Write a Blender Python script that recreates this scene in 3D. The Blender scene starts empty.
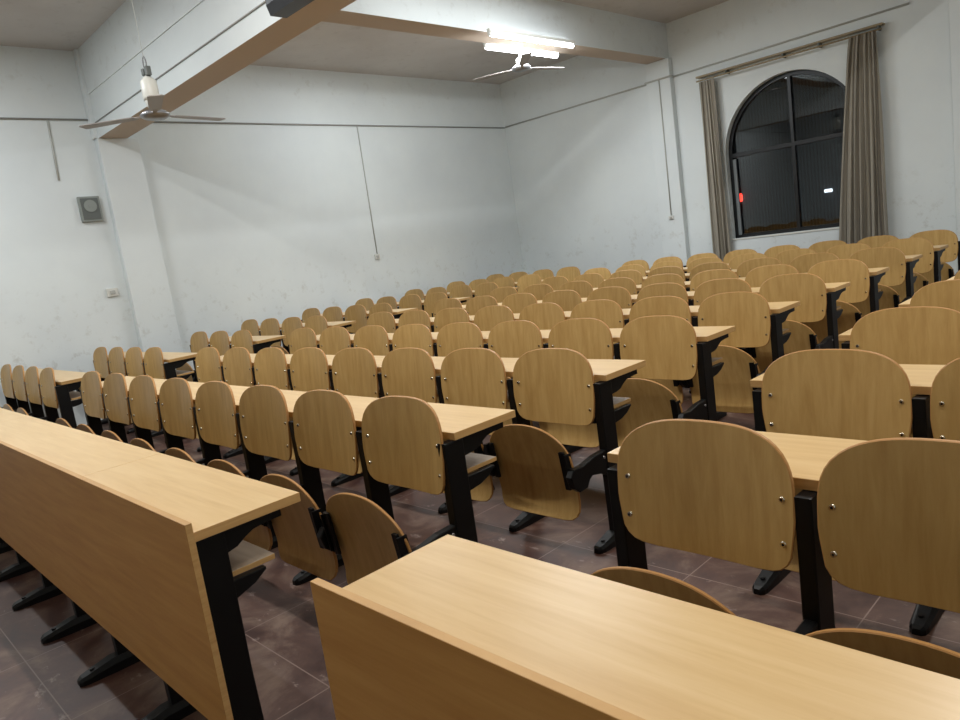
import bpy, bmesh, math, random
from mathutils import Vector, Matrix
random.seed(7)
sc = bpy.context.scene
COL = sc.collection
PI = math.pi

# ------------------------------------------------------------------ materials
def s2l(c):
    return tuple(((v/255)/12.92 if v/255 <= .04045 else ((v/255+.055)/1.055)**2.4) for v in c)

def base_mat(name, rgb=(200,200,200), rough=.5, metal=0.0, spec=.5):
    m = bpy.data.materials.new(name); m.use_nodes = True
    b = m.node_tree.nodes['Principled BSDF']
    b.inputs['Base Color'].default_value = (*s2l(rgb), 1)
    b.inputs['Roughness'].default_value = rough
    b.inputs['Metallic'].default_value = metal
    b.inputs['Specular IOR Level'].default_value = spec
    return m, m.node_tree, b

def node(nt, typ, **kw):
    n = nt.nodes.new(typ)
    for k, v in kw.items():
        if hasattr(n, k): setattr(n, k, v)
        else: n.inputs[k].default_value = v
    return n

def ramp(nt, fac, stops):
    r = nt.nodes.new('ShaderNodeValToRGB')
    e = r.color_ramp.elements
    while len(e) < len(stops): e.new(.5)
    for i, (p, c) in enumerate(stops):
        e[i].position = p; e[i].color = (*s2l(c), 1)
    nt.links.new(fac, r.inputs[0])
    return r

def wood_mat(name, dark, mid, light, scale, rough=.38, axis='Z'):
    m, nt, b = base_mat(name, mid, rough, spec=.35)
    tc = nt.nodes.new('ShaderNodeTexCoord')
    oi = nt.nodes.new('ShaderNodeObjectInfo')
    mp = nt.nodes.new('ShaderNodeMapping')
    mp.inputs['Scale'].default_value = scale
    add = nt.nodes.new('ShaderNodeVectorMath'); add.operation = 'ADD'
    mul = nt.nodes.new('ShaderNodeVectorMath'); mul.operation = 'SCALE'
    comb = nt.nodes.new('ShaderNodeCombineXYZ')
    for i in range(3): nt.links.new(oi.outputs['Random'], comb.inputs[i])
    nt.links.new(comb.outputs[0], mul.inputs[0]); mul.inputs['Scale'].default_value = 37.0
    nt.links.new(tc.outputs['Object'], mp.inputs['Vector'])
    nt.links.new(mp.outputs[0], add.inputs[0]); nt.links.new(mul.outputs[0], add.inputs[1])
    n1 = node(nt, 'ShaderNodeTexNoise'); n1.inputs['Scale'].default_value = 3.0
    n1.inputs['Detail'].default_value = 6; n1.inputs['Roughness'].default_value = .62; n1.inputs['Distortion'].default_value = .35
    nt.links.new(add.outputs[0], n1.inputs['Vector'])
    r = ramp(nt, n1.outputs['Fac'], [(.28, dark), (.5, mid), (.72, light)])
    hsv = nt.nodes.new('ShaderNodeHueSaturation')
    mr = nt.nodes.new('ShaderNodeMapRange')
    mr.inputs['To Min'].default_value = .93; mr.inputs['To Max'].default_value = 1.06
    nt.links.new(oi.outputs['Random'], mr.inputs['Value'])
    nt.links.new(mr.outputs[0], hsv.inputs['Value'])
    nt.links.new(r.outputs[0], hsv.inputs['Color'])
    nt.links.new(hsv.outputs[0], b.inputs['Base Color'])
    bp = nt.nodes.new('ShaderNodeBump'); bp.inputs['Strength'].default_value = .04; bp.inputs['Distance'].default_value = .002
    nt.links.new(n1.outputs['Fac'], bp.inputs['Height']); nt.links.new(bp.outputs[0], b.inputs['Normal'])
    return m

M = {}
M['back'] = wood_mat('maple_plywood', (177,140,82), (190,154,95), (201,166,107), (11, 11, .9), .34)
M['desk'] = wood_mat('beech_laminate', (204,170,120), (213,181,131), (220,190,142), (.9, 12, 12), .30)
M['panel'] = wood_mat('front_panel_laminate', (184,130,66), (195,142,76), (204,152,86), (.9, 12, 12), .45)
M['shelf'] = wood_mat('shelf_laminate', (158,138,116), (170,150,128), (182,162,140), (.9, 12, 12), .5)
M['edge'], _, _ = base_mat('wood_edge', (176,128,72), .5)
M['black'], _, _ = base_mat('black_powder_coat', (8,8,9), .45, spec=.3)
M['steel'], _, _ = base_mat('steel_screw', (210,205,190), .25, metal=1)
M['chrome'], _, _ = base_mat('grey_steel', (150,150,152), .35, metal=.8)
M['whitepl'], _, _ = base_mat('white_plastic', (214,214,208), .45)
M['greypl'], _, _ = base_mat('grey_plastic', (140,146,142), .5)
M['greydk'], _, _ = base_mat('dark_grey_plastic', (96,101,99), .5)
M['cond'], _, _ = base_mat('painted_conduit', (150,150,146), .6)
M['condl'], _, _ = base_mat('painted_conduit_light', (182,183,178), .6)
M['frame'], _, _ = base_mat('dark_window_frame', (13,17,21), .4)
M['sash'], _, _ = base_mat('grey_sash', (120,126,128), .5)
M['blade'], _, _ = base_mat('fan_blade_paint', (150,144,140), .4)
M['fanwhite'], _, _ = base_mat('fan_white', (215,214,206), .4)
M['railwood'], _, _ = base_mat('curtain_rail_wood', (150,134,104), .5)
M['spk'], _, _ = base_mat('speaker_black', (24,24,27), .4)

def wall_mat(name, lo, hi, stain=.5, tint=(160,155,140)):
    m, nt, b = base_mat(name, hi, .85, spec=.2)
    tc = nt.nodes.new('ShaderNodeTexCoord')
    n = node(nt, 'ShaderNodeTexNoise'); n.inputs['Scale'].default_value = .55; n.inputs['Detail'].default_value = 7; n.inputs['Roughness'].default_value = .6
    nt.links.new(tc.outputs['Object'], n.inputs['Vector'])
    r = ramp(nt, n.outputs['Fac'], [(.3, lo), (.62, hi)])
    n2 = node(nt, 'ShaderNodeTexNoise'); n2.inputs['Scale'].default_value = 7; n2.inputs['Detail'].default_value = 5; n2.inputs['Roughness'].default_value = .7
    nt.links.new(tc.outputs['Object'], n2.inputs['Vector'])
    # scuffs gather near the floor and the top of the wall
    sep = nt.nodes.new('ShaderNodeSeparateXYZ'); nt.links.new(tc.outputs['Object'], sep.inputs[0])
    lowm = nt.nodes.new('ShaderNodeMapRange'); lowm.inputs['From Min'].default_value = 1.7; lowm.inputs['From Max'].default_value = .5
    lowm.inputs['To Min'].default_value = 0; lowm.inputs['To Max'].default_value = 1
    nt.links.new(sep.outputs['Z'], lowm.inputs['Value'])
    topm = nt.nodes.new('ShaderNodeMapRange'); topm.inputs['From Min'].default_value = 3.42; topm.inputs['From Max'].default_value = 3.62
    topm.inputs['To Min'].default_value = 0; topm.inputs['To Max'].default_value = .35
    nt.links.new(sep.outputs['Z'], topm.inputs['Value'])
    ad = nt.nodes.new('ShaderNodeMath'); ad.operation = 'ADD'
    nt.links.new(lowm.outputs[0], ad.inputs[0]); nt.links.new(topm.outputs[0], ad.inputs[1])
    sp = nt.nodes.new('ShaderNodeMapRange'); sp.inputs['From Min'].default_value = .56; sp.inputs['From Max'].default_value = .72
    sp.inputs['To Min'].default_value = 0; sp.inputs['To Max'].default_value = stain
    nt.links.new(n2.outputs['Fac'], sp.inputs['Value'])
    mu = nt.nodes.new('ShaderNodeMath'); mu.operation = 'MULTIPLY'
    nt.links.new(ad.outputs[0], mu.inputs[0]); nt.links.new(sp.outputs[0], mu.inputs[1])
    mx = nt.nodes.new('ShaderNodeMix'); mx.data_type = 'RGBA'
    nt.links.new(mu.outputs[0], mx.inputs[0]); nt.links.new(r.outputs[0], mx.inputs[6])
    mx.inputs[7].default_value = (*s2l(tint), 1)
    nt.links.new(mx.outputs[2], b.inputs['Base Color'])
    bp = nt.nodes.new('ShaderNodeBump'); bp.inputs['Strength'].default_value = .15; bp.inputs['Distance'].default_value = .01
    nt.links.new(n2.outputs['Fac'], bp.inputs['Height']); nt.links.new(bp.outputs[0], b.inputs['Normal'])
    return m
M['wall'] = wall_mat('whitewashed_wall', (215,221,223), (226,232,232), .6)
M['ceil'] = wall_mat('ceiling_paint', (190,185,181), (208,205,202), .5, (120,105,90))
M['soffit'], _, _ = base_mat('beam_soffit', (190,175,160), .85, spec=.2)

def floor_mat():
    m, nt, b = base_mat('worn_red_brown_tiles', (90,62,58), .42, spec=.5)
    tc = nt.nodes.new('ShaderNodeTexCoord')
    mp = nt.nodes.new('ShaderNodeMapping'); mp.inputs['Location'].default_value = (.8, .21, 0)
    nt.links.new(tc.outputs['Object'], mp.inputs['Vector'])
    br = nt.nodes.new('ShaderNodeTexBrick')
    br.offset = 0; br.squash = 1
    br.inputs['Scale'].default_value = 1.0
    br.inputs['Brick Width'].default_value = .6; br.inputs['Row Height'].default_value = .6
    br.inputs['Mortar Size'].default_value = .0022; br.inputs['Mortar Smooth'].default_value = .1
    br.inputs['Color1'].default_value = (.75,.75,.75,1); br.inputs['Color2'].default_value = (1,1,1,1); br.inputs['Mortar'].default_value = (0,0,0,1)
    nt.links.new(mp.outputs[0], br.inputs['Vector'])
    n = node(nt, 'ShaderNodeTexNoise'); n.inputs['Scale'].default_value = 3.2; n.inputs['Detail'].default_value = 8; n.inputs['Roughness'].default_value = .68
    n.inputs['Distortion'].default_value = .6
    nt.links.new(tc.outputs['Object'], n.inputs['Vector'])
    r = ramp(nt, n.outputs['Fac'], [(.34, (50,24,19)), (.5, (80,53,43)), (.66, (118,96,82))])
    mult = nt.nodes.new('ShaderNodeMix'); mult.data_type = 'RGBA'; mult.blend_type = 'MULTIPLY'; mult.inputs[0].default_value = .6
    nt.links.new(r.outputs[0], mult.inputs[6]); nt.links.new(br.outputs['Color'], mult.inputs[7])
    gro = nt.nodes.new('ShaderNodeMix'); gro.data_type = 'RGBA'
    nt.links.new(br.outputs['Fac'], gro.inputs[0]); nt.links.new(mult.outputs[2], gro.inputs[6])
    gro.inputs[7].default_value = (*s2l((122,102,94)), 1)
    # chalky scuffs
    mp2 = nt.nodes.new('ShaderNodeMapping'); mp2.inputs['Scale'].default_value = (5, 9, 1); mp2.inputs['Rotation'].default_value = (0, 0, .6)
    nt.links.new(tc.outputs['Object'], mp2.inputs['Vector'])
    n3 = node(nt, 'ShaderNodeTexNoise'); n3.inputs['Scale'].default_value = 1.4; n3.inputs['Detail'].default_value = 4; n3.inputs['Roughness'].default_value = .7
    nt.links.new(mp2.outputs[0], n3.inputs['Vector'])
    sp = nt.nodes.new('ShaderNodeMapRange'); sp.inputs['From Min'].default_value = .62; sp.inputs['From Max'].default_value = .72; sp.inputs['To Max'].default_value = .6
    nt.links.new(n3.outputs['Fac'], sp.inputs['Value'])
    du = nt.nodes.new('ShaderNodeMix'); du.data_type = 'RGBA'
    nt.links.new(sp.outputs[0], du.inputs[0]); nt.links.new(gro.outputs[2], du.inputs[6]); du.inputs[7].default_value = (*s2l((165,148,140)), 1)
    nt.links.new(du.outputs[2], b.inputs['Base Color'])
    rr = nt.nodes.new('ShaderNodeMapRange'); rr.inputs['To Min'].default_value = .28; rr.inputs['To Max'].default_value = .65
    nt.links.new(n.outputs['Fac'], rr.inputs['Value']); nt.links.new(rr.outputs[0], b.inputs['Roughness'])
    return m
M['floor'] = floor_mat()

def curtain_mat():
    m, nt, b = base_mat('striped_curtain', (120,108,98), .9, spec=.1)
    uv = nt.nodes.new('ShaderNodeUVMap')
    sep = nt.nodes.new('ShaderNodeSeparateXYZ'); nt.links.new(uv.outputs[0], sep.inputs[0])
    comb = nt.nodes.new('ShaderNodeCombineXYZ'); nt.links.new(sep.outputs['X'], comb.inputs[0])
    n = node(nt, 'ShaderNodeTexNoise'); n.inputs['Scale'].default_value = 34; n.inputs['Detail'].default_value = 3
    nt.links.new(comb.outputs[0], n.inputs['Vector'])
    r = ramp(nt, n.outputs['Fac'], [(.34, (128,122,116)), (.46, (164,158,144)), (.54, (146,140,132)), (.66, (184,178,162))])
    nt.links.new(r.outputs[0], b.inputs['Base Color'])
    return m
M['curtain'] = curtain_mat()

def emis(name, rgb, strength):
    m = bpy.data.materials.new(name); m.use_nodes = True
    nt = m.node_tree; nt.nodes.clear()
    e = nt.nodes.new('ShaderNodeEmission'); o = nt.nodes.new('ShaderNodeOutputMaterial')
    e.inputs[0].default_value = (*rgb, 1); e.inputs[1].default_value = strength
    nt.links.new(e.outputs[0], o.inputs[0]); return m
M['tube'] = emis('lit_fluorescent_tube', (.95, .98, 1), 16)
M['red'] = emis('red_lamp', (1, .05, .03), 3)
M['white_reflection'] = emis('white_reflection', (.9, .95, 1), 2)

def glass_mat():
    m, nt, b = base_mat('window_glass', (255,255,255), 0.0)
    b.inputs['Transmission Weight'].default_value = 1; b.inputs['IOR'].default_value = 1.5
    b.inputs['Base Color'].default_value = (.8, .86, .9, 1)
    return m
M['glass'] = glass_mat()
def night_wall():
    m, nt, b = base_mat('ribbed_shutter_outside', (42,48,54), .7)
    tc = nt.nodes.new('ShaderNodeTexCoord')
    w = nt.nodes.new('ShaderNodeTexWave'); w.bands_direction = 'X'; w.inputs['Scale'].default_value = 6.0; w.inputs['Distortion'].default_value = .2
    nt.links.new(tc.outputs['Object'], w.inputs['Vector'])
    r = ramp(nt, w.outputs['Fac'], [(.1, (22,27,33)), (.8, (46,54,60))])
    nt.links.new(r.outputs[0], b.inputs['Base Color']); return m
M['night'] = night_wall()

# ------------------------------------------------------------------ mesh helpers
def add_box(bm, c, s, mi=0, bev=0.0, rot=None):
    r = bmesh.ops.create_cube(bm, size=1)
    vs = r['verts']
    for v in vs:
        v.co = Vector((v.co.x*s[0], v.co.y*s[1], v.co.z*s[2]))
    fs = list({f for v in vs for f in v.link_faces})
    if bev > 0:
        es = list({e for v in vs for e in v.link_edges})
        q = bmesh.ops.bevel(bm, geom=es, offset=bev, segments=2, affect='EDGES', profile=.5)
        fs = list({f for v in q['verts'] for f in v.link_faces} | {f for f in fs if f.is_valid})
        vs = list({v for f in fs for v in f.verts})
    for v in vs:
        if rot is not None: v.co = rot @ v.co
        v.co += Vector(c)
    for f in fs: f.material_index = mi
    return fs

def add_prism(bm, pts, axis, lo, hi, mi=0, bev=0.0):
    """extrude a closed 2D polygon between lo and hi along an axis; pts are the two other coordinates in order"""
    def mk(p, t):
        if axis == 'x': return (t, p[0], p[1])
        if axis == 'y': return (p[0], t, p[1])
        return (p[0], p[1], t)
    a = [bm.verts.new(mk(p, lo)) for p in pts]; b = [bm.verts.new(mk(p, hi)) for p in pts]
    fs = [bm.faces.new(a), bm.faces.new(b[::-1])]
    n = len(pts)
    for i in range(n): fs.append(bm.faces.new((a[i], b[i], b[(i+1) % n], a[(i+1) % n])))
    bmesh.ops.recalc_face_normals(bm, faces=fs)
    if bev > 0:
        es = [e for e in fs[0].edges] + [e for e in fs[1].edges]
        q = bmesh.ops.bevel(bm, geom=list(set(es)), offset=bev, segments=2, affect='EDGES', profile=.5)
        fs = [f for f in fs if f.is_valid] + list(q['faces'])
    for f in fs: f.material_index = mi
    return fs

def add_cyl(bm, p0, p1, r0, r1=None, seg=16, mi=0, cap=True):
    r1 = r0 if r1 is None else r1
    p0, p1 = Vector(p0), Vector(p1); d = p1-p0
    q = d.to_track_quat('Z', 'Y').to_matrix()
    a, b = [], []
    for i in range(seg):
        t = 2*PI*i/seg; u = Vector((math.cos(t), math.sin(t), 0))
        a.append(bm.verts.new(p0+q@(u*r0))); b.append(bm.verts.new(p1+q@(u*r1)))
    fs = []
    for i in range(seg):
        f = bm.faces.new((a[i], a[(i+1) % seg], b[(i+1) % seg], b[i])); f.smooth = True; fs.append(f)
    if cap:
        fs.append(bm.faces.new(a[::-1])); fs.append(bm.faces.new(b))
    for f in fs: f.material_index = mi
    return fs

def add_lathe(bm, c, prof, seg=24, mi=0):
    rings = []
    for r, z in prof:
        rings.append([bm.verts.new((c[0]+max(r, .0005)*math.cos(2*PI*i/seg), c[1]+max(r, .0005)*math.sin(2*PI*i/seg), c[2]+z)) for i in range(seg)])
    fs = []
    for k in range(len(rings)-1):
        for i in range(seg):
            fs.append(bm.faces.new((rings[k][i], rings[k][(i+1) % seg], rings[k+1][(i+1) % seg], rings[k+1][i])))
    fs.append(bm.faces.new(rings[0])); fs.append(bm.faces.new(rings[-1]))
    bmesh.ops.recalc_face_normals(bm, faces=fs)
    for f in fs: f.smooth = True; f.material_index = mi
    return fs

def mesh_of(name, bm, mats):
    me = bpy.data.meshes.new(name); bm.to_mesh(me); bm.free()
    for m in (mats if isinstance(mats, (list, tuple)) else [mats]): me.materials.append(m)
    return me

def obj(name, data, mats=None, parent=None, loc=(0,0,0)):
    me = data if isinstance(data, bpy.types.Mesh) else mesh_of(name, data, mats)
    o = bpy.data.objects.new(name, me); COL.objects.link(o)
    o.location = loc
    if parent is not None: o.parent = parent
    return o

def tag(o, label, cat, group=None):
    o['label'] = label; o['category'] = cat
    if group: o['group'] = group
    return o

def thing(name, label, cat, loc=(0,0,0), group=None):
    o = bpy.data.objects.new(name, None); COL.objects.link(o); o.location = loc
    o.empty_display_size = .1
    return tag(o, label, cat, group)

def struct(name, bm, mats, parent=None):
    o = obj(name, bm, mats, parent)
    if parent is None: o['kind'] = 'structure'
    return o

def dup(root, loc, label, group):
    r = root.copy(); COL.objects.link(r); r.location = loc
    r['label'] = label; r['group'] = group
    for ch in list(root.children):
        c = ch.copy(); COL.objects.link(c); c.parent = r
        for g in list(ch.children):
            d = g.copy(); COL.objects.link(d); d.parent = c
    return r

# ------------------------------------------------------------------ the room
XL, XR, YF, YB, ZC = -6.85, 2.95, -3.2, 8.93, 3.97
T = .16
bm = bmesh.new(); add_box(bm, ((XL+XR)/2, (YF+YB)/2, -.05), (XR-XL+2*T, YB-YF+2*T, .1)); struct('floor', bm, M['floor'])
bm = bmesh.new(); add_box(bm, ((XL+XR)/2, (YF+YB)/2, ZC+.05), (XR-XL+2*T, YB-YF+2*T, .1)); struct('ceiling', bm, M['ceil'])
bm = bmesh.new(); add_box(bm, (XL-T/2, (YF+YB)/2, ZC/2), (T, YB-YF, ZC)); struct('wall_left', bm, M['wall'])
bm = bmesh.new(); add_box(bm, (XR+T/2, (YF+YB)/2, ZC/2), (T, YB-YF, ZC)); struct('wall_right', bm, M['wall'])
bm = bmesh.new(); add_box(bm, ((XL+XR)/2, YF-T/2, ZC/2), (XR-XL+2*T, T, ZC)); struct('wall_front', bm, M['wall'])

# back wall with the arched opening
WX, WR, WZ0, WZS = -2.06, .865, .92, 2.05      # centre, radius, sill, spring line
WL, WRT = WX-WR, WX+WR
arc = [(WX+WR*math.cos(PI-PI*i/32), WZS+WR*math.sin(PI-PI*i/32)) for i in range(33)]
bm = bmesh.new()
y0, y1 = YB, YB+.24
def quad(bm, a, b, c, d, mi=0):
    f = bm.faces.new([bm.verts.new(v) for v in (a, b, c, d)]); f.material_index = mi; return f
x0w, x1w = XL-T, XR+T
for y in (y0, y1):
    def Q(xa, za, xb, zb): quad(bm, (xa, y, za), (xb, y, za), (xb, y, zb), (xa, y, zb))
    Q(x0w, 0, WL, ZC); Q(WRT, 0, x1w, ZC); Q(WL, 0, WRT, WZ0)
    for (xa, za), (xb, zb) in zip(arc, arc[1:]):
        quad(bm, (xa, y, za), (xb, y, zb), (xb, y, ZC), (xa, y, ZC))
loop = [(WL, WZ0)] + arc + [(WRT, WZ0)]
for (xa, za), (xb, zb) in zip(loop, loop[1:]+loop[:1]):
    quad(bm, (xa, y0, za), (xb, y0, zb), (xb, y1, zb), (xa, y1, za))
quad(bm, (x0w, y0, 0), (x0w, y1, 0), (x0w, y1, ZC), (x0w, y0, ZC)); quad(bm, (x1w, y0, 0), (x1w, y1, 0), (x1w, y1, ZC), (x1w, y0, ZC))
bmesh.ops.remove_doubles(bm, verts=bm.verts, dist=1e-5)
bmesh.ops.recalc_face_normals(bm, faces=bm.faces)
struct('wall_back', bm, M['wall'])

# beams (light painted faces; shade on the undersides painted in as brown soffits)
def beam(name, x0, x1, y0_, y1_, z0):
    bm = bmesh.new(); add_box(bm, ((x0+x1)/2, (y0_+y1_)/2, (z0+ZC)/2), (x1-x0, y1_-y0_, ZC-z0), 0)
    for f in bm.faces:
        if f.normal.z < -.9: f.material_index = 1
    return struct(name, bm, [M['wall'], M['soffit']])
beam('trim_1', XL, XR, 2.28, 2.58, 3.04)
beam('trim_2', -3.93, -3.63, 2.58, YB, 3.5)
beam('trim_3', -.12, .18, 2.58, YB, 3.5)
bm = bmesh.new(); add_box(bm, ((XL+XR)/2, 2.274, 3.735), (XR-XL, .012, .47)); struct('trim_4', bm, M['wall'])   # upper band on the beam face
bm = bmesh.new(); add_box(bm, (XL+.05, 2.48, 1.52), (.10, .44, 3.04), 0, .008); struct('trim_5', bm, M['wall'])
bm = bmesh.new(); add_box(bm, (-3.78, YB-.05, 1.75), (.38, .10, 3.5), 0, .008); struct('trim_6', bm, M['wall'])
bm = bmesh.new(); add_box(bm, (-.02, YB-.06, 1.75), (.50, .12, 3.5), 0, .008); struct('trim_7', bm, M['wall'])
bm = bmesh.new(); add_box(bm, (XL+.045, 2.285, ZC/2+1.52/2+.76), (.09, .10, .93-.0), 0, .006); struct('trim_8', bm, M['wall'])

# ------------------------------------------------------------------ window_1
def win():
    yf = YB+.09
    bm = bmesh.new()
    w = .05
    inner = [(WX+(WR-w)*math.cos(PI-PI*i/32), WZS+(WR-w)*math.sin(PI-PI*i/32)) for i in range(33)]
    outer = [(WL, WZ0)] + arc + [(WRT, WZ0)]
    inn = [(WL+w, WZ0+w)] + inner + [(WRT-w, WZ0+w)]
    n = len(outer)
    for ya, yb, in ((yf, yf+.06),):
        vo0 = [bm.verts.new((x, ya, z)) for x, z in outer]; vi0 = [bm.verts.new((x, ya, z)) for x, z in inn]
        vo1 = [bm.verts.new((x, yb, z)) for x, z in outer]; vi1 = [bm.verts.new((x, yb, z)) for x, z in inn]
        for i in range(n):
            j = (i+1) % n
            bm.faces.new((vo0[i], vo0[j], vi0[j], vi0[i])); bm.faces.new((vo1[i], vi1[i], vi1[j], vo1[j]))
            bm.faces.new((vi0[i], vi0[j], vi1[j], vi1[i])); bm.faces.new((vo0[i], vo1[i], vo1[j], vo0[j]))
    bmesh.ops.recalc_face_normals(bm, faces=bm.faces)
    root = obj('window_1', bm, M['frame']); root['kind'] = 'structure'
    bm = bmesh.new(); add_box(bm, (WX, yf+.03, 2.03), (2*WR-.08, .06, .055), 0, .004); obj('transom', bm, M['frame'], root)
    bm = bmesh.new(); add_box(bm, (WX, yf+.03, (WZ0+WZS+WR)/2), (.045, .058, WZS+WR-WZ0-.08), 0, .004); obj('mullion', bm, M['frame'], root)
    bm = bmesh.new(); add_box(bm, (WL+.075, yf+.005, 1.47), (.045, .03, 1.02), 0, .004); obj('sash_stile', bm, M['sash'], root)
    bm = bmesh.new(); bm.faces.new([bm.verts.new((x, yf+.035, z)) for x, z in inn]); 
    r = bmesh.ops.extrude_face_region(bm, geom=list(bm.faces)); bmesh.ops.translate(bm, verts=[v for v in r['geom'] if isinstance(v, bmesh.types.BMVert)], vec=(0,.005,0))
    bmesh.ops.recalc_face_normals(bm, faces=bm.faces)
    obj('pane', bm, M['glass'], root)
    bm = bmesh.new(); add_box(bm, (WX, YB+.04, WZ0-.012), (2*WR-.002, .10, .022), 0, .004); obj('window_sill', bm, M['whitepl'], root)
win()
# outside: shuttered wall across the lane, a red lamp, and a stand-in window reflection
bm = bmesh.new(); add_box(bm, (-3.2, YB+2.6, 1.6), (7, .1, 5)); struct('wall_outside', bm, M['night'])
bm = bmesh.new(); add_lathe(bm, (-3.97, YB+2.50, 1.5), [(.035,-.07),(.052,-.04),(.052,.04),(.035,.07)]); tag(obj('signal_lamp', bm, M['red']), 'small glowing red lamp outside the dark arched window', 'lamp')
bm = bmesh.new(); add_box(bm, (-2.53, YB+2.525, 1.40), (.11, .06, .05), 0, .01); tag(obj('pane_reflection', bm, M['white_reflection']), 'small glowing box standing in for a white reflection in the lower right pane', 'lamp')  # glowing box added in place of a light's reflection in the glass

# ------------------------------------------------------------------ curtains
def curtain(name, tl, tr, bl, br, ztop, zbot, folds, label, depth=.035):
    bm = bmesh.new(); NX, NZ = 110, 26
    uvl = bm.loops.layers.uv.new('UVMap')
    vs = []
    for j in range(NZ+1):
        t = j/NZ; row = []
        e = t**.8
        xa = tl+(bl-tl)*e; xb = tr+(br-tr)*e
        for i in range(NX+1):
            u = i/NX
            ph = u*folds*2*PI + .7*math.sin(3*t+u*5)
            a = depth*(.45+.55*t)*(math.sin(ph)+.35*math.sin(2.3*ph+1))
            row.append(bm.verts.new((xa+(xb-xa)*u+.006*math.sin(ph*1.5+t*4), YB-.10+a, ztop+(zbot-ztop)*t)))
        vs.append(row)
    for j in range(NZ):
        for i in range(NX):
            f = bm.faces.new((vs[j][i], vs[j+1][i], vs[j+1][i+1], vs[j][i+1])); f.smooth = True
            for l, (a, b_) in zip(f.loops, ((i, j), (i, j+1), (i+1, j+1), (i+1, j))):
                l[uvl].uv = (a/NX, 1-b_/NZ)
    o = obj(name, bm, M['curtain'])
    return tag(o, label, 'curtain', 'curtains at the arched window')
curtain('curtain', -3.17, -2.95, -3.19, -2.92, 3.06, .35, 5, 'narrow gathered grey brown curtain hanging left of the arched window', .028)
curtain('curtain', -1.27, -.97, -1.55, -.95, 3.07, .35, 8, 'wide striped beige curtain hanging right of the arched window', .04)
cr = thing('curtain_rail', 'long tan curtain rail fixed above the arched window', 'curtain rail', (-2.06, YB, 3.1))
bm = bmesh.new(); add_box(bm, (0, -.05, .03), (2.30, .10, .022), 0, .004); obj('rail_board', bm, M['railwood'], cr)
bm = bmesh.new(); add_cyl(bm, (-1.14, -.10, -.025), (1.14, -.10, -.025), .010); obj('rail_pole', bm, M['railwood'], cr)
for x in (-.72, .02, .45, 1.1):
    bm = bmesh.new(); add_box(bm, (x, -.05, -.005), (.02, .10, .05), 0, .003); obj('bracket', bm, M['greydk'], cr)

# ------------------------------------------------------------------ conduits, switches
def pipe(name, pts, r, mat, label, cat='cable'):
    bm = bmesh.new()
    for a, b in zip(pts, pts[1:]): add_cyl(bm, a, b, r, seg=8)
    return tag(obj(name, bm, mat), label, cat)
pipe('electrical_conduit', [(XL+.012, YF+.05, 3.25), (XL+.012, 2.24, 3.25)], .010, M['cond'], 'thin grey conduit along the left wall, before the cross beam', 'conduit')
pipe('electrical_conduit', [(XL+.012, 2.72, 3.24), (XL+.012, 8.9, 3.24)], .010, M['cond'], 'thin grey conduit along the left wall from cross beam to corner', 'conduit')
pipe('electrical_conduit', [(XL+.02, YB-.012, 3.25), (-3.98, YB-.012, 3.25), (-3.98, YB-.115, 3.25), (-3.58, YB-.115, 3.25), (-3.58, YB-.012, 3.25), (-.66, YB-.012, 3.27)], .012, M['condl'], 'long pale conduit running across the back wall above the curtain rail', 'conduit')
pipe('electrical_conduit', [(XL+.11, 2.273, 3.20), (-2.2, 2.273, 3.20), (XR-.1, 2.273, 3.20)], .006, M['cond'], 'grey conduit along the face of the near cross beam', 'conduit')
pipe('switch_cable', [(XL+.008, 5.81, 3.23), (XL+.008, 5.80, 1.40)], .008, M['condl'], 'thin vertical cable dropping to the switch on the left wall')
pipe('switch_cable', [(XL+.008, 1.84, 3.24), (XL+.008, 1.82, 2.62)], .011, M['condl'], 'short vertical cable cover above the wall speaker')
pipe('switch_cable', [(-3.76, YB-.108, 3.24), (-3.77, YB-.108, 1.36)], .009, M['condl'], 'vertical cable on the back wall pilaster')
def plate(name, loc, axis, w, h, mat, label, cat, knob=True):
    t = thing(name, label, cat, loc)
    bm = bmesh.new()
    s = (.022, w, h) if axis == 'x' else (w, .022, h)
    add_box(bm, (.011 if axis == 'x' else 0, 0 if axis == 'x' else -.011, 0), s, 0, .004); obj('back_plate', bm, mat, t)
    bm = bmesh.new()
    s = (.01, w*.45, h*.45) if axis == 'x' else (w*.45, .01, h*.45)
    add_box(bm, (.026 if axis == 'x' else 0, 0 if axis == 'x' else -.026, 0), s, 0, .003); obj('rocker', bm, M['condl'], t)
plate('wall_switch', (XL, 5.79, 1.37), 'x', .09, .075, M['whitepl'], 'small white switch at the end of the left wall cable', 'switch')
plate('wall_switch', (-3.77, YB-.10, 1.33), 'y', .08, .05, M['whitepl'], 'small white switch on the back wall pilaster', 'switch')
plate('wall_socket', (XL, 2.10, 1.38), 'x', .12, .09, M['whitepl'], 'small white socket on the left wall below the wall speaker', 'socket')

sp = thing('wall_speaker', 'square grey wall speaker with round centre on the left wall', 'speaker', (XL, 2.06, 2.30))
bm = bmesh.new(); add_box(bm, (.02, 0, 0), (.04, .22, .27), 0, .006); obj('housing', bm, M['greypl'], sp)
bm = bmesh.new(); add_box(bm, (.042, 0, 0), (.006, .18, .23), 0, .003); obj('grille', bm, M['greydk'], sp)
bm = bmesh.new(); add_cyl(bm, (.045, 0, .03), (.055, 0, .03), .065, seg=24); add_cyl(bm, (.055, 0, .03), (.062, 0, .03), .022, seg=20); obj('cone', bm, M['greypl'], sp)

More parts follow.
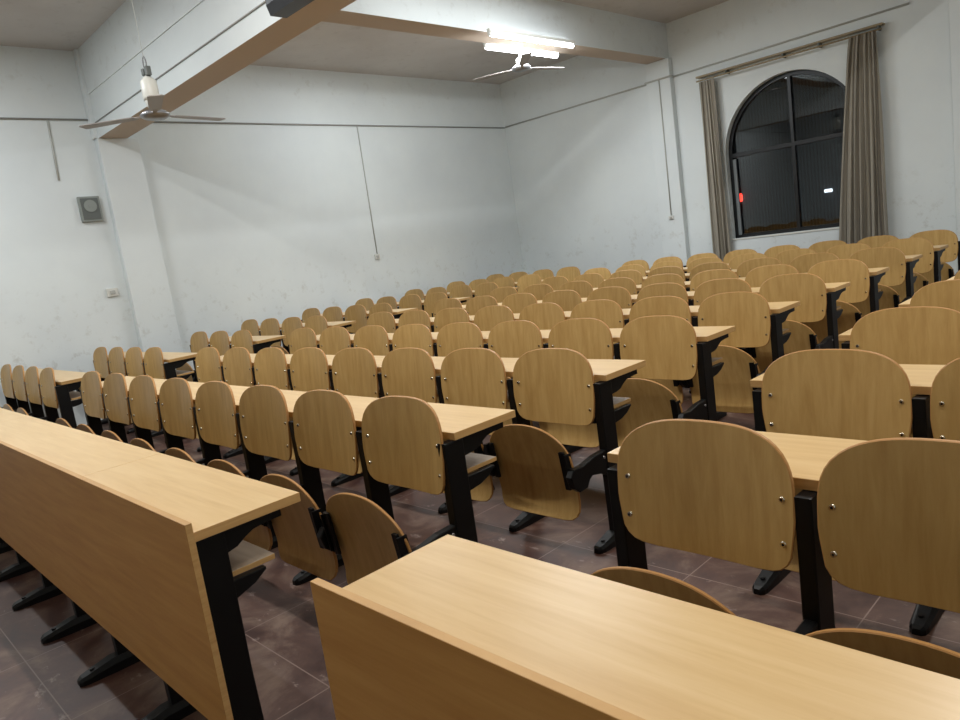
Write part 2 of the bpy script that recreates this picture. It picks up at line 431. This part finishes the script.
# black box on the near beam
bx = thing('beam_speaker', 'black box shaped speaker hanging on the near cross beam', 'speaker', (-2.44, 2.17, 3.075))
bm = bmesh.new(); add_prism(bm, [(-.08,-.02), (-.06,-.085), (.06,-.085), (.08,-.04), (.08,.09), (-.08,.09)], 'x', -.20, .20, 0, .01); obj('body', bm, M['spk'], bx)
bm = bmesh.new(); add_cyl(bm, (-.202, -.01, .0), (-.225, -.01, .0), .048, .044, seg=24); obj('port_ring', bm, M['chrome'], bx)
bm = bmesh.new(); add_cyl(bm, (-.226, -.01, .0), (-.229, -.01, .0), .034, seg=24); obj('port', bm, M['spk'], bx)
bm = bmesh.new(); add_box(bm, (0, .085, .06), (.06, .05, .08), 0, .004); obj('bracket', bm, M['greydk'], bx)

# ------------------------------------------------------------------ ceiling fans
def fan(loc, ang, ztop, label, r=.61, hook=True, tilt=0.0):
    t = thing('ceiling_fan', label, 'ceiling fan', loc, 'ceiling fans')
    bm = bmesh.new(); add_lathe(bm, (0,0,0), [(.03,-.035),(.075,-.03),(.105,-.012),(.11,.006),(.085,.024),(.05,.035),(.03,.04)]); obj('hub', bm, M['chrome'], t)
    if hook:
        bm = bmesh.new(); add_lathe(bm, (0,0,0), [(.03,.04),(.045,.07),(.052,.10),(.052,.11)]); add_lathe(bm, (0,0,0), [(.058,.11),(.062,.13),(.060,.25),(.035,.275),(.02,.29)]); obj('motor_cover', bm, M['fanwhite'], t)
        bm = bmesh.new(); add_box(bm, (-.03,0,.325), (.035,.045,.05), 0, .006); add_box(bm, (.035,0,.32), (.035,.04,.07), 0, .006); add_cyl(bm, (-.045,0,.30), (.05,0,.31), .009, seg=10); add_cyl(bm, (0,0,.285), (0,0,.35), .012, seg=10); obj('clamp', bm, M['greydk'], t)
        bm = bmesh.new()
        pts = [(.028*math.cos(a), 0, .385+.045*math.sin(a)) for a in [PI*(-.35+1.7*i/16) for i in range(17)]]
        for a, b in zip(pts, pts[1:]): add_cyl(bm, a, b, .005, seg=8)
        obj('hook', bm, M['chrome'], t)
        bm = bmesh.new(); add_cyl(bm, (0,0,.428), (0,0,ztop), .0018, seg=6); obj('hanging_wire', bm, M['whitepl'], t)
    else:
        bm = bmesh.new(); add_lathe(bm, (0,0,0), [(.03,.04),(.05,.06),(.05,.10),(.02,.12)]); obj('motor_cover', bm, M['fanwhite'], t)
        bm = bmesh.new(); add_cyl(bm, (0,0,.11), (0,0,ztop), .012, seg=12); add_lathe(bm, (0,0,0), [(.05,ztop-.001),(.045,ztop-.03),(.02,ztop-.05)]); obj('down_rod', bm, M['fanwhite'], t)
    # one blade mesh, three blades
    bm = bmesh.new()
    add_box(bm, (.13, 0, 0), (.12, .035, .008), 0, .002)
    pts = [(.16,-.035),(.24,-.045),(r-.02,-.056),(r,-.044),(r,.044),(r-.02,.056),(.24,.045),(.16,.035)]
    fs = add_prism(bm, pts, 'z', -.003, .003)
    rot = Matrix.Rotation(math.radians(3), 3, 'X')
    for v in bm.verts: v.co = rot @ v.co
    bme = mesh_of('fan_blade', bm, M['blade'])
    for k in range(3):
        o = obj('blade', bme, parent=t); o.rotation_euler = (0, tilt, ang+k*2*PI/3)
cdir = math.atan2(-.612-1.79, 1.76+4.0)   # towards the window side of the room
fan((-4.0, 1.79, 2.655), math.radians(-20), ZC-2.655, 'white ceiling fan with grey blades hanging before the near cross beam')
fan((-3.84, 6.0, 3.24), math.radians(-42), .26, 'white ceiling fan beneath the glowing tube light', hook=False)

# ------------------------------------------------------------------ tube lights
def tube_light(loc, L, label, axis='y', rad=.02):
    t = thing('tube_light', label, 'light', loc, 'tube lights')
    def p(a, x, z): return (x, a, z) if axis == 'y' else (a, x, z)
    sz = (.05, L, .035) if axis == 'y' else (L, .05, .035)
    bm = bmesh.new(); add_box(bm, (0,0,.03), sz, 0, .004); obj('batten', bm, M['whitepl'], t)
    bm = bmesh.new(); add_cyl(bm, p(-L/2+.03,0,-.012), p(L/2-.03,0,-.012), rad, seg=12); obj('tube', bm, M['tube'], t)
    for s in (-1, 1):
        bm = bmesh.new(); add_box(bm, p(s*(L/2-.02),0,-.002), (.036,.03,.05) if axis == 'y' else (.03,.036,.05), 0, .004); obj('end_cap', bm, M['whitepl'], t)
    return t
tube_light((-3.55, 5.93, 3.46), 1.45, 'bright tube light on the near lower edge of the ceiling beam')
tl = tube_light((-3.99, 6.25, 3.50), 1.30, 'bright tube light on the far side of the ceiling beam, behind the fan', rad=.034)
lamps = [((-3.05, 4.4, 3.86), 'y'), ((.9, 4.6, 3.86), 'y'), ((-1.7, 1.3, 3.86), 'x'), ((-5.3, 4.5, 3.86), 'y'), ((1.3, .2, 3.86), 'x')]

def area(name, loc, size, power, col=(1,.97,.92), rot=(0,0,0)):
    ld = bpy.data.lights.new(name, 'AREA'); ld.shape = 'RECTANGLE'; ld.size = size[0]; ld.size_y = size[1]; ld.energy = power; ld.color = col
    o = bpy.data.objects.new(name, ld); COL.objects.link(o); o.location = loc; o.rotation_euler = rot
    return o
COOL = (.93, .975, 1)
area('tube_glow_near', (-3.50, 5.93, 3.41), (.05, 1.4), 46, COOL, (0, .45, 0))
area('tube_glow_far', (-4.02, 6.25, 3.45), (.05, 1.25), 40, COOL, (0, -.45, 0))
area('lamp_bay_back', (-2.75, 4.9, 3.93), (.08, 2.6), 50, COOL)
area('lamp_bay_left', (-5.3, 4.9, 3.93), (.05, 1.3), 28, COOL)
area('lamp_bay_right', (.9, 4.6, 3.93), (.05, 1.3), 83, (.98,.97,.93))
area('lamp_front_middle', (-1.9, .9, 3.93), (1.3, .05), 80, (.98,.97,.94))
area('lamp_front_left', (-4.9, .2, 3.93), (1.3, .05), 72, COOL)
area('lamp_front_right', (1.5, 1.1, 3.93), (1.3, .05), 46, (1,.94,.86))

area('front_fill', (-.5, -1.9, 3.93), (1.3, .06), 14, (1,.96,.9))  # added soft fill behind the camera, brightens the front panels
# ------------------------------------------------------------------ seats and desks
P = .5
ZT = .72          # desk top
ROWY = [0, .882, 1.739, 2.592, 3.438, 4.298, 5.143, 6.034, 6.881, 7.754]

def resample(pts, n):
    L = [0]
    for a, b in zip(pts, pts[1:]+pts[:1]): L.append(L[-1]+math.dist(a, b))
    out = []; q = pts+pts[:1]; j = 0
    for i in range(n):
        d = L[-1]*i/n
        while L[j+1] < d: j += 1
        t = (d-L[j])/(L[j+1]-L[j]); out.append((q[j][0]+(q[j+1][0]-q[j][0])*t, q[j][1]+(q[j+1][1]-q[j][1])*t))
    return out

def panel_outline(w_bot, w_top, h, shoulder, rb, rt_pow, bot_sag=.012):
    """symmetric plywood shell outline: small bottom corners, broad arch on top"""
    right = []
    # bottom edge centre -> corner
    for i in range(8): 
        x = (w_bot-rb)*i/8; right.append((x, bot_sag*(x/(w_bot-rb))**2*0 + bot_sag*(x/w_bot)**2))
    for i in range(9):
        a = -PI/2+PI/2*i/8; right.append((w_bot-rb+rb*math.cos(a), bot_sag+rb+rb*math.sin(a)))
    right.append((w_top, shoulder*.75)); 
    for i in range(0, 25):
        a = PI/2*i/24
        c, s = math.cos(a), math.sin(a)
        right.append((w_top*(abs(c)**(2/rt_pow)), shoulder+(h-shoulder)*(abs(s)**(2/rt_pow))))
    left = [(-x, z) for x, z in right[::-1]]
    pts = right[:-1]+left[:-1]
    return pts

def shell(name, outline, yfun, thick, cz, nring=6, n=64):
    """curved plywood panel; yfun(x,z) is the camera-side face, thickness goes to +y"""
    pts = resample(outline, n)
    bm = bmesh.new()
    def ringpts(s): return [(x*s, cz+(z-cz)*s) for x, z in pts]
    scales = [1.0-(.012)] + [.85, .62, .38, .16]
    faces_f, faces_b = [], []
    def surf(side):
        rings = []
        for s in scales:
            rings.append([bm.verts.new((x, yfun(x, z)+(thick if side else 0), z)) for x, z in ringpts(s)])
        c = bm.verts.new((0, yfun(0, cz)+(thick if side else 0), cz))
        fs = []
        for a, b in zip(rings, rings[1:]):
            for i in range(n):
                j = (i+1) % n; fs.append(bm.faces.new((a[i], a[j], b[j], b[i])))
        for i in range(n): fs.append(bm.faces.new((rings[-1][i], rings[-1][(i+1) % n], c)))
        return rings[0], fs
    ra, fa = surf(0); rb_, fb = surf(1)
    e0 = [bm.verts.new((x, yfun(x, z)+thick*.2, z)) for x, z in pts]; e1 = [bm.verts.new((x, yfun(x, z)+thick*.8, z)) for x, z in pts]
    rim = []
    for i in range(n):
        j = (i+1) % n
        rim.append(bm.faces.new((ra[i], ra[j], e0[j], e0[i]))); rim.append(bm.faces.new((e0[i], e0[j], e1[j], e1[i]))); rim.append(bm.faces.new((e1[i], e1[j], rb_[j], rb_[i])))
    bmesh.ops.recalc_face_normals(bm, faces=bm.faces)
    for f in fa+fb: f.smooth = True
    for f in rim: f.material_index = 1
    for f in fa+fb:
        for e in f.edges:
            if any(g.material_index == 1 for g in e.link_faces): e.smooth = False
    return mesh_of(name, bm, [M['back'], M['edge']])

# backrest: z .49 .. .82 above floor
Z0B = .50
def yback(x, z): return -.019 - .030*(x/.22)**2 + (z+Z0B-.62)*.09
back_me = shell('backrest', panel_outline(.218, .2265, .331, .170, .06, 3.0, .008), yback, .012, .165)
# folded seat: z .15 .. .56
Z0S = .152
def yseat(x, z):
    t = z/.41
    return -.20 - .065*t + .012*math.sin(PI*min(1, t*1.1)) - .030*max(0, 1-t/.22)**2 - .010*(x/.21)**2
seat_me = shell('seat', panel_outline(.219, .226, .408, .26, .05, 2.2, .006), yseat, .012, .2)

def screw_mesh():
    bm = bmesh.new(); add_cyl(bm, (0, .006, 0), (0, -.004, 0), .0085, .0060, seg=14); add_cyl(bm, (0, -.004, 0), (0, -.0045, 0), .003, seg=8, mi=1)
    return mesh_of('screw', bm, [M['steel'], M['black']])
screw_me = screw_mesh()
def hinge_mesh(s):
    bm = bmesh.new()
    y = yseat(.19, .24)
    rot = Matrix.Rotation(math.radians(8), 3, 'X')
    add_prism(bm, [(y-.034, .462), (y-.022, .462), (y-.002, .30), (y-.014, .30)], 'x', s*.198-.013, s*.198+.013, 0, .002)
    add_prism(bm, [(y-.040, .455), (y+.000, .455), (y+.020, .31), (y-.025, .31)], 'x', s*.219-.003, s*.219+.003, 0, .001)
    return mesh_of('seat_hinge', bm, [M['black'], M['chrome']])
hinge_me = [hinge_mesh(-1), hinge_mesh(1)]
def back_bracket_mesh():
    bm = bmesh.new()
    for s in (-1, 1): add_box(bm, (s*.213, -.026, .59), (.045, .008, .15), 0, .002)
    return mesh_of('back_bracket', bm, [M['black']])
bb_me = back_bracket_mesh()

chair0 = thing('fold_up_chair', 'x', 'chair', (0,0,0), 'g')
b0 = obj('backrest', back_me, parent=chair0, loc=(0,0,Z0B))
for s in (-1, 1):
    for z in (.080, .180):
        obj('screw', screw_me, parent=b0, loc=(s*.198, yback(.198, z), z))
s0 = obj('seat', seat_me, parent=chair0, loc=(0,0,Z0S))
for h in hinge_me: obj('seat_hinge', h, parent=s0, loc=(0,0,-Z0S))

# leg: x is its centre; arm reaches towards the front of the room
def leg_mesh(ytop=ZT-.028, y0=-.043, y1=.043, brace=True):
    bm = bmesh.new(); h = .019
    add_prism(bm, [(y0+.004, .03), (y1+.006, .03), (y1, .30), (y1, ytop), (y0, ytop), (y0, .30)], 'x', -h, h, 0, .004)
    if brace:
        # arched gusset under the desk top
        pts = [(y1-.005, ytop), (.245, ytop), (.245, ytop-.022), (.19, ytop-.024), (.16, ytop-.028), (.135, ytop-.040), (.11, ytop-.056), (.085, ytop-.062), (y1-.005, ytop-.066)]
        add_prism(bm, pts, 'x', -.014, .014, 0, .002)
        # shelf bracket
        pts = [(y1-.005, .552), (.175, .552), (.175, .545), (.14, .522), (.10, .508), (y1-.005, .500)]
        add_prism(bm, pts, 'x', -.012, .012, 0, .002)
    return mesh_of('leg', bm, M['black'])
leg_me = leg_mesh()
leg0_me = leg_mesh(y0=.002, y1=.082)
legl_me = leg_mesh(ytop=.70, brace=False)
def foot_mesh(y0=-.165, y1=.23):
    bm = bmesh.new()
    def ring(y, w, h): return [(-w, y, 0), (-w, y, h*.6), (-w*.7, y, h), (w*.7, y, h), (w, y, h*.6), (w, y, 0)]
    secs = [(y0, .012, .020), (y0+.012, .022, .028), (y0+.03, .026, .032), (-.05, .030, .052), (.05, .030, .052), (y1-.03, .026, .032), (y1-.012, .022, .028), (y1, .012, .020)]
    rs = [[bm.verts.new(v) for v in ring(*s)] for s in secs]
    for a, b in zip(rs, rs[1:]):
        for i in range(6): bm.faces.new((a[i], a[(i+1) % 6], b[(i+1) % 6], b[i]))
    bm.faces.new(rs[0]); bm.faces.new(rs[-1])
    bmesh.ops.recalc_face_normals(bm, faces=bm.faces)
    add_cyl(bm, (0, y0+.05, .033), (0, y0+.05, .043), .009, seg=6)
    add_cyl(bm, (0, y1-.05, .033), (0, y1-.05, .043), .009, seg=6)
    return mesh_of('foot', bm, M['black'])
foot_me = foot_mesh()
def arm_mesh(mid):
    bm = bmesh.new()
    pts = [(-.04, .412), (-.04, .300), (-.085, .322), (-.145, .335), (-.165, .325), (-.185, .297), (-.235, .293), (-.268, .318), (-.283, .368), (-.262, .396), (-.20, .392), (-.12, .408)]
    add_prism(bm, pts, 'x', -.015, .015, 0, .004)
    if mid:
        add_prism(bm, [(-.255, .40), (-.238, .442), (-.188, .442), (-.168, .402), (-.152, .31), (-.165, .282), (-.205, .282), (-.250, .33)], 'x', -.021, .021, 0, .004)
        for y, z in ((-.197, .405), (-.178, .308)):
            add_cyl(bm, (-.026, y, z), (.026, y, z), .009, seg=10, mi=0)
            add_cyl(bm, (-.029, y, z), (.029, y, z), .0055, seg=8, mi=1)
    add_cyl(bm, (-.019, -.06, .385), (.019, -.06, .385), .006, seg=8, mi=1)
    return mesh_of('seat_arm', bm, [M['black'], M['chrome']])
arm_me = arm_mesh(False); armc_me = arm_mesh(True)
def cap_mesh():
    bm = bmesh.new(); add_cyl(bm, (-.010, -.052, .655), (-.010, -.052, .662), .006, seg=10)
    return bm

ORD = ['zeroth','first','second','third','fourth','fifth','sixth','seventh','eighth','ninth']

def board(w, y0, y1, z0, z1, mat, joints=()):
    """desk board from x=-w..0 with a darker edge band"""
    bm = bmesh.new(); xs = [-w]+list(joints)+[0]
    for a, b in zip(xs, xs[1:]):
        g = .0012
        add_box(bm, ((a+b)/2, (y0+y1)/2, (z0+z1)/2), (b-a-2*g, y1-y0, z1-z0), 0, .0015)
    for f in bm.faces:
        if abs(f.normal.z) < .7: f.material_index = 1
    return mesh_of('board', bm, [mat, M['edge2']])
M['edge2'] = wood_mat('desk_edge_band', (188,146,92), (200,158,102), (208,168,112), (1.5, 1.5, 30), .45)

board_cache = {}
def bench(k, xr, nseat, block):
    y = ROWY[k]; w = nseat*P; ext = .014
    o = ORD[k] if k else 'front'
    blk = {'middle': 'middle block', 'left': 'left block by the wall', 'right': 'right block'}[block]
    if k == 0: lab = 'front desk with tall wooden front panel, at the front of the %s' % blk
    elif k == 9: lab = 'row of black seat posts without desk behind the last chairs, %s' % blk
    else: lab = 'long desk carried by the %s row of chairs in the %s' % (o, blk)
    t = thing('desk_row' if k < 9 else 'seat_frame', lab, 'desk' if k < 9 else 'seat frame', (xr, y, 0), 'desk rows')
    if k < 9:
        key = (nseat, k == 0)
        if key not in board_cache:
            j = (-3.0, -1.0) if (k == 0 and nseat == 8) else ()
            dt = board(w+ext*2, .0 if k else .001, .300, ZT-.026, ZT, M['desk'], j)
            sh = board(w-.04, .055 if k else .085, .215, .553, .568, M['shelf'])
            board_cache[key] = (dt, sh)
        dt, sh = board_cache[key]
        obj('desktop', dt, parent=t, loc=(ext-(.004 if block == 'right' else 0), 0, 0)); obj('shelf', sh, parent=t, loc=(-.026, 0, 0))
    if k == 0:
        bm = bmesh.new(); xs = [-w-2*ext-.02]+([-1.0-ext] if nseat == 8 else [])+[.02]
        xs = [-w-2*ext-.01, 0.01]
        add_box(bm, ((xs[0]+xs[1])/2, -.010, (.17+.749)/2), (xs[1]-xs[0], .018, .749-.17), 0, .0015)
        for f in bm.faces:
            if f.normal.z > .7 or abs(f.normal.x) > .7: f.material_index = 1
        obj('front_panel', bm, [M['panel'], M['edge2']], t, (ext-(.018 if block == 'right' else 0), 0, 0))
    for i in range(nseat+1):
        x = -i*P
        if block == 'right': x += .011
        if k == 1 and block == 'middle' and i: x += .016
        if i == 0: x = -.014 if k else -.018
        if i == nseat: x = -nseat*P+(.026 if block == 'right' else .016)
        L = obj('leg', leg0_me if k == 0 else (legl_me if k == 9 else leg_me), parent=t, loc=(x, 0, 0))
        f = obj('foot', foot_me, parent=L, loc=(0, .035 if k == 0 else 0, 0))
        if k > 0: obj('seat_arm', armc_me if 0 < i < nseat else arm_me, parent=L, loc=(0, 0, 0))
    return t

AR, AL = .640, .640
def chairs(k, xr, nseat, block, skip=()):
    y = ROWY[k]
    for i in range(nseat):
        if i in skip: continue
        x = xr-(i+.5)*P+(.018 if block == 'right' else (.016 if (k == 1 and block == 'middle') else 0))
        row = ORD[k]
        if block == 'middle':
            pos = ('%s from the right aisle' % ORD[i+1]) if i < 4 else ('%s from the left aisle' % ORD[8-i])
            lab = 'folding wooden chair in middle block, %s row, %s' % (row if k < 9 else 'last', pos)
            if k == 1 and i == 0: lab = 'folding wooden chair at the right end of the middle block, first row'
            g = 'chairs of the middle block'
        elif block == 'left':
            lab = 'folding wooden chair in left block, %s row, %s from the aisle' % (row if k < 9 else 'last', ORD[i+1]); g = 'chairs of the left block'
        else:
            lab = 'folding wooden chair in right block, %s row, %s from the aisle' % (row if k < 9 else 'last', ORD[nseat-i]); g = 'chairs of the right block'
        dup(chair0, (x, y, 0), lab, g)

# which right-block seats the photograph can see, per row (seats counted from the aisle)
RV = {1: 2, 2: 2, 3: 2, 4: 1, 5: 1}
for k in range(10):
    bench(k, 0, 8, 'middle')
    if k: chairs(k, 0, 8, 'middle')
    nl = 3 if k == 3 else 4
    if k:
        xr = -4.0-AL-.006
        if k == 3: pass
        bench(k, xr, nl, 'left'); chairs(k, xr, nl, 'left')
    if k <= 5:
        n = 4
        bench(k, AR+n*P, n, 'right')
        if k: chairs(k, AR+n*P, n, 'right', skip=[i for i in range(n) if n-i > RV[k]])
def rm(o):
    for c in list(o.children): rm(c)
    bpy.data.objects.remove(o)
rm(chair0)

# ------------------------------------------------------------------ world, camera
w = bpy.data.worlds.new('night'); sc.world = w; w.use_nodes = True
w.node_tree.nodes['Background'].inputs[0].default_value = (.012, .016, .022, 1)
w.node_tree.nodes['Background'].inputs[1].default_value = 1.0

F = 716.7562; pitch, roll, yaw = .15587, -.14190, .81139
cam = bpy.data.cameras.new('camera'); co = bpy.data.objects.new('camera', cam); COL.objects.link(co)
fw = Vector((-math.sin(yaw)*math.cos(pitch), math.cos(yaw)*math.cos(pitch), -math.sin(pitch)))
r = Vector((math.cos(yaw), math.sin(yaw), 0)); u = r.cross(fw)
c, s = math.cos(roll), math.sin(roll)
r2 = c*r+s*u; u2 = -s*r+c*u
mw = Matrix((r2, u2, -fw)).transposed().to_4x4()
mw.translation = Vector((1.7596, -.6124, .5897+ZT))
co.matrix_world = mw
cam.sensor_fit = 'HORIZONTAL'; cam.sensor_width = 36; cam.lens = F/960*36
cam.clip_start = .02
sc.camera = co
sc.view_settings.view_transform = 'Standard'
sc.view_settings.look = 'None'
sc.view_settings.exposure = 0
